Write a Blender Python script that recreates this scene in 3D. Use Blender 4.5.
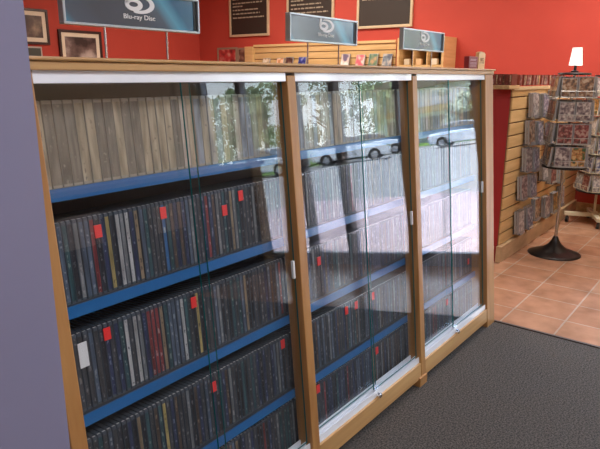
import bpy, bmesh, math, random
from mathutils import Vector, Matrix, Euler
random.seed(7)
S = bpy.context.scene
for o in list(bpy.data.objects): bpy.data.objects.remove(o)
COL = S.collection

# ------------------------------------------------------------------ camera
cd = bpy.data.cameras.new('camera'); cam = bpy.data.objects.new('camera', cd); COL.objects.link(cam)
fw = Vector((0.7654, 0.5946, -0.2463)).normalized()
rt = Vector((0.6144, -0.7890, 0.0044)); rt = (rt - fw * rt.dot(fw)).normalized()
up = rt.cross(fw)
M = Matrix((rt, up, -fw)).transposed().to_4x4(); M.translation = Vector((0, 0, 1.5))
cam.matrix_world = M
cd.sensor_width = 36; cd.sensor_fit = 'HORIZONTAL'; cd.lens = 587.63 / 600 * 36
cd.clip_start = 0.02; cd.clip_end = 200
S.camera = cam

# ------------------------------------------------------------------ world, sun, fill lights, exposure
W = bpy.data.worlds.new('sky'); S.world = W; W.use_nodes = True
wn = W.node_tree; wn.nodes.clear()
wo = wn.nodes.new('ShaderNodeOutputWorld'); wb = wn.nodes.new('ShaderNodeBackground')
wr = wn.nodes.new('ShaderNodeValToRGB'); wt = wn.nodes.new('ShaderNodeTexCoord'); ws = wn.nodes.new('ShaderNodeSeparateXYZ')
wr.color_ramp.elements[0].position = 0.0; wr.color_ramp.elements[0].color = (1, 1, 1, 1)
wr.color_ramp.elements[1].position = 0.7; wr.color_ramp.elements[1].color = (.45, .66, 1, 1)
wn.links.new(wt.outputs['Generated'], ws.inputs[0]); wn.links.new(ws.outputs['Z'], wr.inputs[0])
wn.links.new(wr.outputs[0], wb.inputs[0]); wb.inputs[1].default_value = 6.0
wn.links.new(wb.outputs[0], wo.inputs[0])
def sun(direction, strength, color):
    d = bpy.data.lights.new('sun', 'SUN'); d.energy = strength; d.color = color; d.angle = .01
    o = bpy.data.objects.new('sun', d); COL.objects.link(o)
    o.rotation_euler = Vector(direction).to_track_quat('-Z', 'Y').to_euler(); o.location = (20, -10, 20)
sun((.14, .04, -.99), 36.0, (1, .96, .90))
def area(loc, sx, sy, power, color=(1, .95, .88), rot=(0, 0, 0)):  # added fill light under the ceiling, no fixture behind it
    d = bpy.data.lights.new('added_fill_light', 'AREA'); d.shape = 'RECTANGLE'; d.size = sx; d.size_y = sy
    d.energy = power; d.color = color
    o = bpy.data.objects.new('added_fill_light', d); COL.objects.link(o); o.location = loc; o.rotation_euler = rot
area((5.6, 4.6, 3.1), 1.4, 2.6, 105, (1, .88, .74))
area((5.5, 1.15, 3.1), 1.4, .6, 74, (1, .93, .85))
area((1.6, 3.8, 3.1), 2.2, 1.2, 46, (1, .92, .82))
area((1.2, -0.9, 3.1), 3.0, 1.2, 84, (.95, .95, 1))
S.view_settings.view_transform = 'Standard'; S.view_settings.look = 'None'
S.view_settings.exposure = 0.0; S.view_settings.gamma = 1; S.view_settings.use_curve_mapping = False

# ------------------------------------------------------------------ materials
def nt(m): return m.node_tree.nodes, m.node_tree.links
def mat(name, color, rough=.6, metal=0, coat=0, noise=None, bump=0, emit=None, spec=.5):
    """noise = (scale xyz, amount, second colour)"""
    m = bpy.data.materials.new(name); m.use_nodes = True; N, L = nt(m); b = N['Principled BSDF']
    b.inputs['Base Color'].default_value = (*color, 1); b.inputs['Roughness'].default_value = rough
    b.inputs['Metallic'].default_value = metal; b.inputs['Coat Weight'].default_value = coat
    b.inputs['Coat Roughness'].default_value = .08; b.inputs['Specular IOR Level'].default_value = spec
    if emit:
        b.inputs['Emission Color'].default_value = (*emit[0], 1); b.inputs['Emission Strength'].default_value = emit[1]
    if noise:
        sc, amt, c2 = noise
        g = N.new('ShaderNodeNewGeometry'); mp = N.new('ShaderNodeMapping'); mp.inputs['Scale'].default_value = sc
        n = N.new('ShaderNodeTexNoise'); n.inputs['Scale'].default_value = 1; n.inputs['Detail'].default_value = 4
        r = N.new('ShaderNodeValToRGB'); r.color_ramp.elements[0].position = .5 - .25 / max(amt, .01) * .5 if amt > .5 else .35
        r.color_ramp.elements[1].position = .65
        r.color_ramp.elements[0].color = (*color, 1); r.color_ramp.elements[1].color = (*c2, 1)
        L.new(g.outputs['Position'], mp.inputs[0]); L.new(mp.outputs[0], n.inputs['Vector'])
        L.new(n.outputs[0], r.inputs[0]); L.new(r.outputs[0], b.inputs['Base Color'])
        if bump:
            bp = N.new('ShaderNodeBump'); bp.inputs['Strength'].default_value = bump; bp.inputs['Distance'].default_value = .003
            L.new(n.outputs[0], bp.inputs['Height']); L.new(bp.outputs[0], b.inputs['Normal'])
    return m
def glass_mat(name, tint=(1, 1, 1), f0=.042):
    m = bpy.data.materials.new(name); m.use_nodes = True; N, L = nt(m); N.clear()
    out = N.new('ShaderNodeOutputMaterial'); mix = N.new('ShaderNodeMixShader'); tr = N.new('ShaderNodeBsdfTransparent')
    gl = N.new('ShaderNodeBsdfGlossy'); gl.inputs['Roughness'].default_value = 0.0; gl.inputs['Color'].default_value = (.93, .96, 1, 1)
    tr.inputs['Color'].default_value = (*tint, 1)
    g = N.new('ShaderNodeNewGeometry'); d = N.new('ShaderNodeVectorMath'); d.operation = 'DOT_PRODUCT'
    L.new(g.outputs['Normal'], d.inputs[0]); L.new(g.outputs['Incoming'], d.inputs[1])
    def mth(op, a, b=None):
        n = N.new('ShaderNodeMath'); n.operation = op
        if isinstance(a, (int, float)): n.inputs[0].default_value = a
        else: L.new(a, n.inputs[0])
        if b is not None:
            if isinstance(b, (int, float)): n.inputs[1].default_value = b
            else: L.new(b, n.inputs[1])
        return n.outputs[0]
    ab = mth('ABSOLUTE', d.outputs['Value']); q = mth('SUBTRACT', 1.0, ab); pw = mth('POWER', q, 5.0)
    f = mth('ADD', mth('MULTIPLY', pw, 1 - f0), f0)
    L.new(f, mix.inputs[0]); L.new(tr.outputs[0], mix.inputs[1]); L.new(gl.outputs[0], mix.inputs[2]); L.new(mix.outputs[0], out.inputs[0])
    return m
oak_x = mat('oak_grain_along_x', (.42, .225, .08), .42, noise=((1.2, 30, 30), .5, (.56, .33, .135)))
oak_z = mat('oak_grain_upright', (.36, .165, .05), .42, noise=((28, 28, 1.3), .5, (.46, .235, .08)))
oak_pale = mat('pale_oak', (.42, .26, .12), .5, noise=((3, 25, 25), .5, (.6, .4, .2)))
alu = mat('brushed_aluminium', (.72, .73, .78), .32, .3)
alu_white = mat('satin_white_aluminium', (.86, .90, .97), .22, 0, 1.0)
teal_edge = mat('green_glass_edge', (.02, .16, .16), .2)
blue = mat('blue_laminate', (.014, .13, .36), .35, coat=.3)
shelf_dark = mat('dark_shelf_laminate', (.05, .045, .05), .5)
back_dark = mat('dark_brown_backboard', (.10, .06, .04), .6)
chrome = mat('chrome', (.85, .85, .88), .12, 1)
chrome_pole = mat('satin_chrome', (.62, .62, .64), .25, 1)
white_plastic = mat('white_plastic', (.75, .76, .78), .4)
red_tag_m = mat('red_plastic_tag', (.85, .03, .03), .4)
label_white = mat('white_paper_label', (.75, .76, .8), .6)
pane = glass_mat('clear_pane_glass', (.985, .995, .995))
window_glass = glass_mat('window_pane_glass', (.98, 1, 1))
red_wall = mat('red_wall_paint', (.49, .064, .046), .7, noise=((2.5, 2.5, 2.5), .5, (.52, .070, .05)), spec=.3)
red_dark = mat('deep_red_partition_paint', (.36, .022, .024), .6, noise=((2, 2, 2), .5, (.40, .026, .028)))
lav = mat('lavender_column_paint', (.215, .205, .325), .65, noise=((1.3, 1.3, 1.3), .5, (.228, .218, .335)), bump=.03)
tan = mat('tan_wall_paint', (.58, .42, .26), .7)
ceil_m = mat('white_ceiling_tile', (.62, .6, .58), .8)
slat_m = mat('maple_slatwall', (.62, .40, .17), .5, noise=((2, 2, 26), .5, (.74, .50, .24)))
slat_groove = mat('slatwall_groove', (.22, .12, .05), .7)
kick_m = mat('pale_plywood_kickboard', (.50, .34, .19), .5, noise=((5, 5, 12), .5, (.66, .48, .29)))
black_m = mat('black_plastic', (.012, .012, .014), .38)
black_metal = mat('black_powder_coat', (.02, .02, .022), .3, .3)
wire_m = mat('grey_wire', (.42, .42, .40), .35, .6)
cream_metal = mat('cream_painted_metal', (.72, .68, .52), .4)
dark_frame = mat('grey_window_frame', (.28, .30, .34), .4, .3)
sleeve = mat('clear_sleeve_acrylic', (.35, .36, .38), .25, coat=.6)

def carpet_mat():
    m = mat('charcoal_loop_carpet', (.03, .028, .032), .95); N, L = nt(m); b = N['Principled BSDF']
    g = N.new('ShaderNodeNewGeometry'); n = N.new('ShaderNodeTexNoise'); n.inputs['Scale'].default_value = 120; n.inputs['Detail'].default_value = 3
    n2 = N.new('ShaderNodeTexNoise'); n2.inputs['Scale'].default_value = 350; n2.inputs['Detail'].default_value = 1
    mx = N.new('ShaderNodeMath'); mx.operation = 'ADD'; hm = N.new('ShaderNodeMath'); hm.operation = 'MULTIPLY'; hm.inputs[1].default_value = .5
    r = N.new('ShaderNodeValToRGB'); r.color_ramp.elements[0].position = .42; r.color_ramp.elements[1].position = .62
    r.color_ramp.elements[0].color = (.014, .012, .011, 1); r.color_ramp.elements[1].color = (.14, .118, .102, 1)
    bp = N.new('ShaderNodeBump'); bp.inputs['Strength'].default_value = .6; bp.inputs['Distance'].default_value = .004
    L.new(g.outputs['Position'], n.inputs['Vector']); L.new(g.outputs['Position'], n2.inputs['Vector'])
    L.new(n.outputs[0], mx.inputs[0]); L.new(n2.outputs[0], mx.inputs[1]); L.new(mx.outputs[0], hm.inputs[0])
    L.new(hm.outputs[0], r.inputs[0]); L.new(r.outputs[0], b.inputs['Base Color'])
    L.new(hm.outputs[0], bp.inputs['Height']); L.new(bp.outputs[0], b.inputs['Normal'])
    return m
carpet = carpet_mat()
def tile_mat(name, c1, c2, grout, pitch, off, rough, bumpd=.002, width=1.0, offset=0.0, gap=.012):
    m = mat(name, c1, rough); N, L = nt(m); b = N['Principled BSDF']
    g = N.new('ShaderNodeNewGeometry'); mp = N.new('ShaderNodeMapping'); mp.inputs['Location'].default_value = (-off[0], -off[1], 0)
    br = N.new('ShaderNodeTexBrick'); br.offset = offset; br.inputs['Scale'].default_value = 1
    br.inputs['Brick Width'].default_value = pitch * width; br.inputs['Row Height'].default_value = pitch
    br.inputs['Mortar Size'].default_value = gap / 2; br.inputs['Mortar Smooth'].default_value = .2; br.inputs['Bias'].default_value = 0
    br.inputs['Color1'].default_value = (*c1, 1); br.inputs['Color2'].default_value = (*c2, 1); br.inputs['Mortar'].default_value = (*grout, 1)
    n = N.new('ShaderNodeTexNoise'); n.inputs['Scale'].default_value = 6; n.inputs['Detail'].default_value = 5
    r = N.new('ShaderNodeValToRGB'); r.color_ramp.elements[0].position = .3; r.color_ramp.elements[0].color = (.72, .70, .68, 1)
    r.color_ramp.elements[1].position = .7; r.color_ramp.elements[1].color = (1.12, 1.1, 1.1, 1)
    mx = N.new('ShaderNodeMix'); mx.data_type = 'RGBA'; mx.blend_type = 'MULTIPLY'; mx.inputs[0].default_value = 1
    L.new(g.outputs['Position'], mp.inputs[0]); L.new(mp.outputs[0], br.inputs['Vector']); L.new(g.outputs['Position'], n.inputs['Vector'])
    L.new(n.outputs[0], r.inputs[0]); L.new(br.outputs['Color'], mx.inputs[6]); L.new(r.outputs[0], mx.inputs[7]); L.new(mx.outputs[2], b.inputs['Base Color'])
    bp = N.new('ShaderNodeBump'); bp.invert = True; bp.inputs['Strength'].default_value = .5; bp.inputs['Distance'].default_value = bumpd
    L.new(br.outputs['Fac'], bp.inputs['Height']); L.new(bp.outputs[0], b.inputs['Normal'])
    return m
tile = tile_mat('terracotta_floor_tile', (.45, .23, .14), (.54, .31, .20), (.52, .39, .30), .323, (3.762, .79), .22)
paver = tile_mat('lilac_paving_brick', (.36, .29, .33), (.42, .34, .38), (.24, .2, .22), .11, (0, 0), .8, width=2, offset=.5, gap=.012)

# spine print: flat colour with paler speckled title marks down its middle
def spine_mat(name, c, mark, amt=.56, coat=.0):
    m = mat(name, c, .42, coat=coat, spec=.25); N, L = nt(m); b = N['Principled BSDF']
    uv = N.new('ShaderNodeUVMap'); sp = N.new('ShaderNodeSeparateXYZ'); L.new(uv.outputs[0], sp.inputs[0])
    g = N.new('ShaderNodeNewGeometry'); mp = N.new('ShaderNodeMapping'); mp.inputs['Scale'].default_value = (60, 0, 55)
    n = N.new('ShaderNodeTexNoise'); n.inputs['Scale'].default_value = 1; n.inputs['Detail'].default_value = 2
    L.new(g.outputs['Position'], mp.inputs[0]); L.new(mp.outputs[0], n.inputs['Vector'])
    r = N.new('ShaderNodeValToRGB'); r.color_ramp.elements[0].position = amt; r.color_ramp.elements[1].position = amt + .07
    L.new(n.outputs[0], r.inputs[0])
    a = N.new('ShaderNodeMath'); a.operation = 'SUBTRACT'; a.inputs[1].default_value = .5; L.new(sp.outputs[0], a.inputs[0])
    ab = N.new('ShaderNodeMath'); ab.operation = 'ABSOLUTE'; L.new(a.outputs[0], ab.inputs[0])
    lt = N.new('ShaderNodeMath'); lt.operation = 'LESS_THAN'; lt.inputs[1].default_value = .27; L.new(ab.outputs[0], lt.inputs[0])
    mu = N.new('ShaderNodeMath'); mu.operation = 'MULTIPLY'; L.new(r.outputs[0], mu.inputs[0]); L.new(lt.outputs[0], mu.inputs[1])
    # broad tone change from case to case and down the spine
    n2 = N.new('ShaderNodeTexNoise'); n2.inputs['Scale'].default_value = 1; n2.inputs['Detail'].default_value = 1
    mp2 = N.new('ShaderNodeMapping'); mp2.inputs['Scale'].default_value = (65, 0, 9); L.new(g.outputs['Position'], mp2.inputs[0]); L.new(mp2.outputs[0], n2.inputs['Vector'])
    hs = N.new('ShaderNodeMapRange'); hs.inputs[1].default_value = .25; hs.inputs[2].default_value = .75; hs.inputs[3].default_value = .6; hs.inputs[4].default_value = 1.45
    L.new(n2.outputs[0], hs.inputs[0])
    hv = N.new('ShaderNodeHueSaturation'); hv.inputs['Color'].default_value = (*c, 1); L.new(hs.outputs[0], hv.inputs['Value'])
    mx = N.new('ShaderNodeMix'); mx.data_type = 'RGBA'; L.new(mu.outputs[0], mx.inputs[0])
    L.new(hv.outputs[0], mx.inputs[6]); mx.inputs[7].default_value = (*mark, 1); L.new(mx.outputs[2], b.inputs['Base Color'])
    return m
case_plastic = mat('translucent_case_plastic', (.085, .10, .125), .2, coat=.6)
case_clear = mat('clear_case_plastic', (.36, .33, .29), .22, coat=.6)
gloss_fleck = mat('painted_gloss_fleck', (.34, .34, .35), .3, coat=.5)  # pale colour stands in for gloss on the case tops
SP = {}
for n_, c_, k_ in [('black', (.022, .024, .032), (.12, .12, .14)), ('charcoal', (.05, .052, .062), (.16, .165, .18)),
                   ('dark navy', (.028, .038, .085), (.13, .16, .24)), ('slate blue', (.07, .095, .14), (.2, .23, .28)),
                   ('grey', (.13, .14, .155), (.26, .26, .28)), ('dark brown', (.065, .045, .04), (.18, .14, .1)),
                   ('dark teal', (.03, .07, .085), (.15, .2, .2)), ('white', (.33, .33, .34), (.12, .12, .14)),
                   ('yellow', (.30, .24, .10), (.1, .08, .05)), ('dull red', (.16, .035, .04), (.3, .2, .2)),
                   ('tan', (.19, .145, .10), (.1, .08, .06)), ('blue', (.03, .10, .24), (.3, .35, .4))]:
    SP[n_] = spine_mat('spine_print_' + n_.replace(' ', '_'), c_, k_)
TP = {}  # spine colours include reflections seen on the door glass
for n_, c_, k_ in [('beige', (.34, .28, .205), (.22, .18, .14)), ('brown', (.27, .205, .145), (.36, .30, .23)),
                   ('grey', (.29, .275, .26), (.2, .2, .2)), ('blue grey', (.21, .23, .265), (.32, .33, .35)),
                   ('dark', (.19, .165, .14), (.3, .27, .23)), ('pale', (.37, .33, .29), (.27, .24, .2))]:
    TP[n_] = spine_mat('boxed_set_spine_reflection_' + n_.replace(' ', '_'), c_, k_, .6)

# cover art for face-out cases: blotchy print
def cover_mat(name, a, b_, c_, scale=34):
    m = mat(name, a, .3, coat=.5); N, L = nt(m); b = N['Principled BSDF']
    g = N.new('ShaderNodeNewGeometry'); v = N.new('ShaderNodeTexNoise'); v.inputs['Scale'].default_value = scale; v.inputs['Detail'].default_value = 1.5
    r = N.new('ShaderNodeValToRGB'); e = r.color_ramp.elements
    e[0].position = .36; e[0].color = (*a, 1); e[1].position = .64; e[1].color = (*c_, 1); k = e.new(.5); k.color = (*b_, 1)
    L.new(g.outputs['Position'], v.inputs['Vector']); L.new(v.outputs[0], r.inputs[0]); L.new(r.outputs[0], b.inputs['Base Color'])
    return m
CV = [('grey and pink', cover_mat('cover_grey_pink', (.10, .07, .09), (.30, .25, .25), (.60, .56, .54))),
      ('dark blue', cover_mat('cover_dark_blue', (.03, .04, .10), (.13, .15, .27), (.5, .53, .62))),
      ('dark red', cover_mat('cover_dark_red', (.08, .02, .02), (.25, .05, .05), (.45, .3, .26))),
      ('brown', cover_mat('cover_brown', (.07, .04, .03), (.28, .15, .08), (.5, .4, .3))),
      ('pale grey', cover_mat('cover_pale_grey', (.2, .2, .23), (.45, .45, .48), (.7, .7, .7))),
      ('orange and green', cover_mat('cover_orange_green', (.05, .12, .05), (.42, .18, .06), (.6, .45, .2)))]
CVD = dict(CV)
WHITE_POSTER = mat('cream_mount', (.86, .78, .64), .6)

# ------------------------------------------------------------------ mesh helper
class MB:
    def __init__(s): s.v = []; s.f = []; s.m = []; s.uv = {}
    def face(s, pts, mi=0, uv=None):
        b = len(s.v); s.v += [tuple(p) for p in pts]; s.f.append(tuple(range(b, b + len(pts)))); s.m.append(mi)
        if uv: s.uv[len(s.f) - 1] = uv
    def box(s, x0, x1, y0, y1, z0, z1, mi=0, T=None):
        p = [(x, y, z) for x in (x0, x1) for y in (y0, y1) for z in (z0, z1)]
        if T is not None: p = [tuple(T @ Vector(q)) for q in p]
        b = len(s.v); s.v += p
        for f in [(0, 1, 3, 2), (4, 6, 7, 5), (0, 4, 5, 1), (2, 3, 7, 6), (0, 2, 6, 4), (1, 5, 7, 3)]:
            s.f.append(tuple(b + i for i in f)); s.m.append(mi)
        return s
    def prism(s, poly, a0, a1, axis='x', mi=0):
        """poly = 2D outline; extruded along axis (x: poly is y,z; y: poly is x,z)"""
        def P(a, q): return (a, q[0], q[1]) if axis == 'x' else ((q[0], a, q[1]) if axis == 'y' else (q[0], q[1], a))
        n = len(poly); b = len(s.v); s.v += [P(a0, q) for q in poly] + [P(a1, q) for q in poly]
        s.f.append(tuple(b + i for i in range(n))[::-1]); s.m.append(mi)
        s.f.append(tuple(b + n + i for i in range(n))); s.m.append(mi)
        for i in range(n):
            j = (i + 1) % n; s.f.append((b + i, b + j, b + n + j, b + n + i)); s.m.append(mi)
        return s
    def lathe(s, prof, cx=0, cy=0, n=28, mi=0):
        b = len(s.v)
        for r, z in prof:
            for k in range(n):
                a = 2 * math.pi * k / n; s.v.append((cx + r * math.cos(a), cy + r * math.sin(a), z))
        for i in range(len(prof) - 1):
            for k in range(n):
                j = (k + 1) % n
                s.f.append((b + i * n + k, b + i * n + j, b + (i + 1) * n + j, b + (i + 1) * n + k)); s.m.append(mi)
        if prof[0][0] > 1e-4: s.f.append(tuple(b + k for k in range(n))[::-1]); s.m.append(mi)
        if prof[-1][0] > 1e-4: s.f.append(tuple(b + (len(prof) - 1) * n + k for k in range(n))); s.m.append(mi)
        return s
    def tube(s, a, c, r, n=8, mi=0):
        a = Vector(a); c = Vector(c); d = (c - a).normalized(); u = d.orthogonal().normalized(); w = d.cross(u)
        b = len(s.v)
        for P in (a, c):
            for k in range(n):
                t = 2 * math.pi * k / n; s.v.append(tuple(P + (u * math.cos(t) + w * math.sin(t)) * r))
        for k in range(n):
            j = (k + 1) % n; s.f.append((b + k, b + j, b + n + j, b + n + k)); s.m.append(mi)
        s.f.append(tuple(b + k for k in range(n))[::-1]); s.m.append(mi); s.f.append(tuple(b + n + k for k in range(n))); s.m.append(mi)
        return s
    def mesh(s, name, mats, recalc=True):
        me = bpy.data.meshes.new(name); me.from_pydata(s.v, [], s.f)
        for m in (mats if isinstance(mats, (list, tuple)) else [mats]): me.materials.append(m)
        me.polygons.foreach_set('material_index', s.m)
        if s.uv:
            ul = me.uv_layers.new(name='UVMap')
            for fi, uv in s.uv.items():
                for k, li in enumerate(me.polygons[fi].loop_indices): ul.data[li].uv = uv[k]
        if recalc:
            bm = bmesh.new(); bm.from_mesh(me); bmesh.ops.recalc_face_normals(bm, faces=bm.faces); bm.to_mesh(me); bm.free()
        me.update(); return me
    def build(s, name, mats, parent=None, bevel=0, smooth=False, loc=None, rot=None):
        o = bpy.data.objects.new(name, s.mesh(name, mats)); COL.objects.link(o)
        if parent: o.parent = parent
        if loc is not None: o.location = loc
        if rot is not None: o.rotation_euler = rot
        if smooth:
            for p in o.data.polygons: p.use_smooth = True
            if smooth != 'all':
                md = o.modifiers.new('split', 'EDGE_SPLIT'); md.split_angle = math.radians(40)
        if bevel:
            md = o.modifiers.new('bevel', 'BEVEL'); md.width = bevel; md.segments = 2; md.limit_method = 'ANGLE'
        return o
def tag(o, label=None, cat=None, group=None, kind=None):
    if label: o['label'] = label
    if cat: o['category'] = cat
    if group: o['group'] = group
    if kind: o['kind'] = kind
    return o
def empty(name, loc=(0, 0, 0), rot=(0, 0, 0)):
    o = bpy.data.objects.new(name, None); COL.objects.link(o); o.location = loc; o.rotation_euler = rot; o.empty_display_size = .1
    return o
def struct(name, mb, m, **k): return tag(mb.build(name, m, **k), kind='structure')
def text_mesh(txt, size, depth=.001, bold=0.0, shear=0.0):
    c = bpy.data.curves.new('lettering', 'FONT'); c.body = txt; c.size = size; c.extrude = depth; c.align_x = 'CENTER'; c.offset = bold; c.shear = shear
    o = bpy.data.objects.new('lettering', c); COL.objects.link(o)
    dg = bpy.context.evaluated_depsgraph_get(); me = bpy.data.meshes.new_from_object(o.evaluated_get(dg))
    bpy.data.objects.remove(o); return me

# ------------------------------------------------------------------ room shell
XB, YL, YR, XR, ZC = 7.15, 7.73, -2.6, -2.6, 3.2
XG, YG = 4.78, .75                    # recessed entrance corner: glazing at x=XG south of y=YG
struct('floor', MB().box(XR, 3.48, YR, YL, -.1, 0), carpet)
struct('floor', MB().box(3.48, XG, YR - .12, YL, -.1, .001).box(XG, XB + .12, YG, YL, -.1, .001), tile)
struct('trim_1', MB().box(3.47, 3.49, YR, YL, 0, .006), mat('dark_floor_joint_strip', (.06, .04, .035), .5))
struct('ceiling', MB().box(XR, XG + .1, YR - .12, YL + .1, ZC, ZC + .1).box(XG + .1, XB + .12, YG - .1, YL + .1, ZC, ZC + .1), ceil_m)
struct('wall_back', MB().box(XB, XB + .12, YG - .1, YL + .1, 0, ZC), red_wall)
struct('wall_left', MB().box(XR, XB, YL, YL + .1, 0, ZC), red_wall)
struct('wall_rear', MB().box(XR - .1, XR, YR, YL, 0, ZC), tan)
struct('wall_right', MB().box(XR, XG, YR - .12, YR, 0, ZC), tan)
struct('wall_column', MB().box(.05, .589, 1.1, 1.66, 0, ZC), lav)
struct('baseboard_back', MB().box(XB - .02, XB, YG, YL, 0, .11), oak_pale)
# partition: red return with a slatted face along it
struct('wall_partition', MB().box(4.69, XB, 1.58, 1.72, 0, 1.40).box(4.69, 4.81, 1.72, 2.6, 0, 1.40), red_dark)
struct('baseboard_partition', MB().box(4.672, 4.69, 1.60, 2.6, 0, .13), oak_pale)
# shopfront windows
def window_wall(n, a0, a1, fixed, axis, posts, sill=.04):
    root = empty('window_%d' % n); tag(root, kind='structure')
    fr = MB(); gm = MB()
    def bx(mb, u0, u1, w0, w1, z0, z1):
        if axis == 'y': mb.box(w0, w1, u0, u1, z0, z1)
        else: mb.box(u0, u1, w0, w1, z0, z1)
    for z0, z1 in ((0, sill + .08), (2.15, 2.22), (2.72, 2.8)): bx(fr, a0, a1, fixed, fixed + .08, z0, z1)
    for p in posts: bx(fr, p - .035, p + .035, fixed - .01, fixed + .09, 0, 2.8)
    bx(gm, a0, a1, fixed + .035, fixed + .045, .1, 2.75)
    if n == 1: bx(fr, -.68, -.02, fixed + .01, fixed + .07, 1.80, 1.86)
    fr.build('window_frame', dark_frame, root); gm.build('window_glass', window_glass, root)
window_wall(1, YR + .02, YG - .02, XG + .0, 'y', [YR + .05, -1.95, -1.17, -.68, -.02, YG - .05])
struct('wall_entrance', MB().box(XG + .09, XB, YG - .1, YG, 0, ZC), tan)
struct('wall_header', MB().box(XG, XG + .1, YR - .12, YG, 2.8, ZC), tan)
# ------------------------------------------------------------------ outdoors seen in the glass
struct('ground', MB().box(7.3, 60, -60, 40, -.3, -.12).box(-20, 7.3, -60, -2.75, -.3, -.12).box(XG + .1, 7.3, -2.75, YG - .1, -.3, -.12), mat('grey_asphalt', (.17, .17, .18), .9, noise=((3, 3, 3), .5, (.23, .23, .24))))
struct('path', MB().box(XG + .1, XB + .12, -5.6, YG - .1, -.12, -.01).box(XB + .12, 10.2, -5.6, 40, -.119, -.01).box(-20, XG + .1, -5.6, -2.74, -.119, -.01), paver)
grass_m = mat('mown_grass', (.10, .22, .04), .9, noise=((4, 4, 4), .5, (.20, .33, .07)))
struct('lawn', MB().box(20, 58, -58, -18.5, -.118, -.05).box(-20, 20, -58, -18.5, -.118, -.05).box(40, 44, -18.5, 38, -.118, -.05), grass_m)

bark = mat('tree_bark', (.13, .08, .055), .9, noise=((20, 20, 3), .5, (.22, .15, .11)))
leafm = [mat('leaf_green', (.17, .23, .11), .7, noise=((2, 2, 2), .5, (.32, .40, .22))), mat('leaf_grey_green', (.22, .27, .20), .7, noise=((2, 2, 2), .5, (.42, .47, .38)))]
def tree(x, y, h, r, label, k, seed):
    rnd = random.Random(seed); root = empty('tree', (x, y, -.1)); tag(root, label, 'tree', None)
    t = MB(); pts = [Vector((0, 0, 0)), Vector((rnd.uniform(-.2, .2), rnd.uniform(-.2, .2), h * .35)), Vector((rnd.uniform(-.5, .5), rnd.uniform(-.5, .5), h * .7))]
    t.lathe([(.34, 0), (.22, .5), (.19, h * .35), (.11, h * .6), (.03, h * .85)], n=10)
    for _ in range(6):
        z = rnd.uniform(.35, .65) * h; a = rnd.uniform(0, 6.28); l = r * rnd.uniform(.5, .8)
        t.tube((0, 0, z), (math.cos(a) * l, math.sin(a) * l, z + l * .6), .06, 6)
    t.build('trunk', bark, root, smooth=True)
    f = MB()
    cl = [(Vector((rnd.gauss(0, .42) * r, rnd.gauss(0, .42) * r, h * rnd.uniform(.22, .95))), r * rnd.uniform(.2, .42)) for _ in range(15)]
    for c, cr in cl:
        for _ in range(170):
            d = Vector((rnd.gauss(0, 1), rnd.gauss(0, 1), rnd.gauss(0, 1))).normalized() * cr * rnd.uniform(.6, 1)
            p = c + d; u = Vector((rnd.gauss(0, 1), rnd.gauss(0, 1), rnd.gauss(0, 1))).normalized(); w = u.orthogonal().normalized(); s_ = rnd.uniform(.08, .17)
            f.face([p - u * s_, p + w * s_ * .5, p + u * s_, p - w * s_ * .5])
    f.build('foliage', leafm[k], root)
for i, (x, y, h, r, k, lb) in enumerate([(24.5, -21, 5.4, 2.0, 0, 'broad green tree mirrored in the glass just left of the middle bay'),
        (34, -21.5, 5.6, 2.2, 1, 'grey-green tree mirrored in the middle bay behind the parked cars'),
        (29, -29, 6.6, 2.6, 1, 'tall pale tree mirrored above the left bay shelves'),
        (42, -20.5, 6.0, 2.4, 0, 'large green tree mirrored at the right of the middle bay'),
        (41.0, -14.8, 4.4, 1.3, 1, 'distant grey-green tree mirrored in the right bay'),
        (38, -31, 7.4, 3.0, 0, 'farthest dense tree mirrored over the grass in the middle bay')]): tree(x, y, h, r, lb, k, 20 + i)

glass_dark = mat('car_window_glass', (.03, .04, .05), .08, coat=1); tyre = mat('tyre_rubber', (.02, .02, .02), .8); hub_m = mat('wheel_hub', (.5, .5, .52), .3, .8)
tail_m = mat('red_tail_lamp', (.5, .01, .01), .25)
def car(x, y, rz, color, label):
    root = empty('parked_car', (x, y, -.12), (0, 0, rz)); tag(root, label, 'car', 'cars parked outside the shop')
    paint = mat('car_paint', color, .2, coat=1)
    low = [(-2.1, .28), (-2.15, .62), (-2.05, .86), (-1.25, .95), (1.1, .95), (1.95, .80), (2.12, .58), (2.1, .28)]
    MB().prism(low, -.84, .84, 'y').build('body', paint, root, bevel=.06)
    top = [(-1.75, .92), (-1.25, 1.36), (-.1, 1.44), (.45, 1.38), (1.15, .93)]
    MB().prism(top, -.70, .70, 'y').build('cabin_glass', glass_dark, root, bevel=.03)
    MB().prism([(-1.28, 1.345), (-1.2, 1.41), (-.1, 1.475), (.45, 1.41), (.5, 1.36), (-.1, 1.42)], -.69, .69, 'y').build('roof', paint, root)
    for sx in (-1.3, 1.32):
        for sy in (-.78, .78):
            w = MB(); w.tube((sx, sy - .1, .33), (sx, sy + .1, .33), .33, 20); wo_ = w.build('wheel', tyre, root)
            h_ = MB(); h_.tube((sx, sy - .11, .33), (sx, sy + .11, .33), .19, 16); h_.build('hub', hub_m, wo_)
    for sy in (-.6, .6): MB().box(-2.17, -2.1, sy - .17, sy + .17, .62, .78).build('tail_lamp', tail_m, root)
car(27.5, -15.6, math.radians(65), (.80, .82, .85), 'white parked car mirrored low in the left half of the middle bay')
car(32.5, -17.2, math.radians(62), (.78, .79, .80), 'white parked car mirrored beside the door reflection of the middle bay')
car(34.0, -11.6, math.radians(80), (.6, .64, .70), 'silver parked car mirrored in the right bay of the cabinet')
car(38.5, -10.6, math.radians(80), (.75, .77, .8), 'pale parked car, farthest of those mirrored in the right bay')
car(22.5, -17.5, math.radians(85), (.65, .68, .72), 'light grey parked car mirrored beside the left bay post')
car(29.0, -20.0, math.radians(75), (.70, .72, .74), 'pale grey parked car mirrored on the far side of the lot, middle bay')

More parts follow.
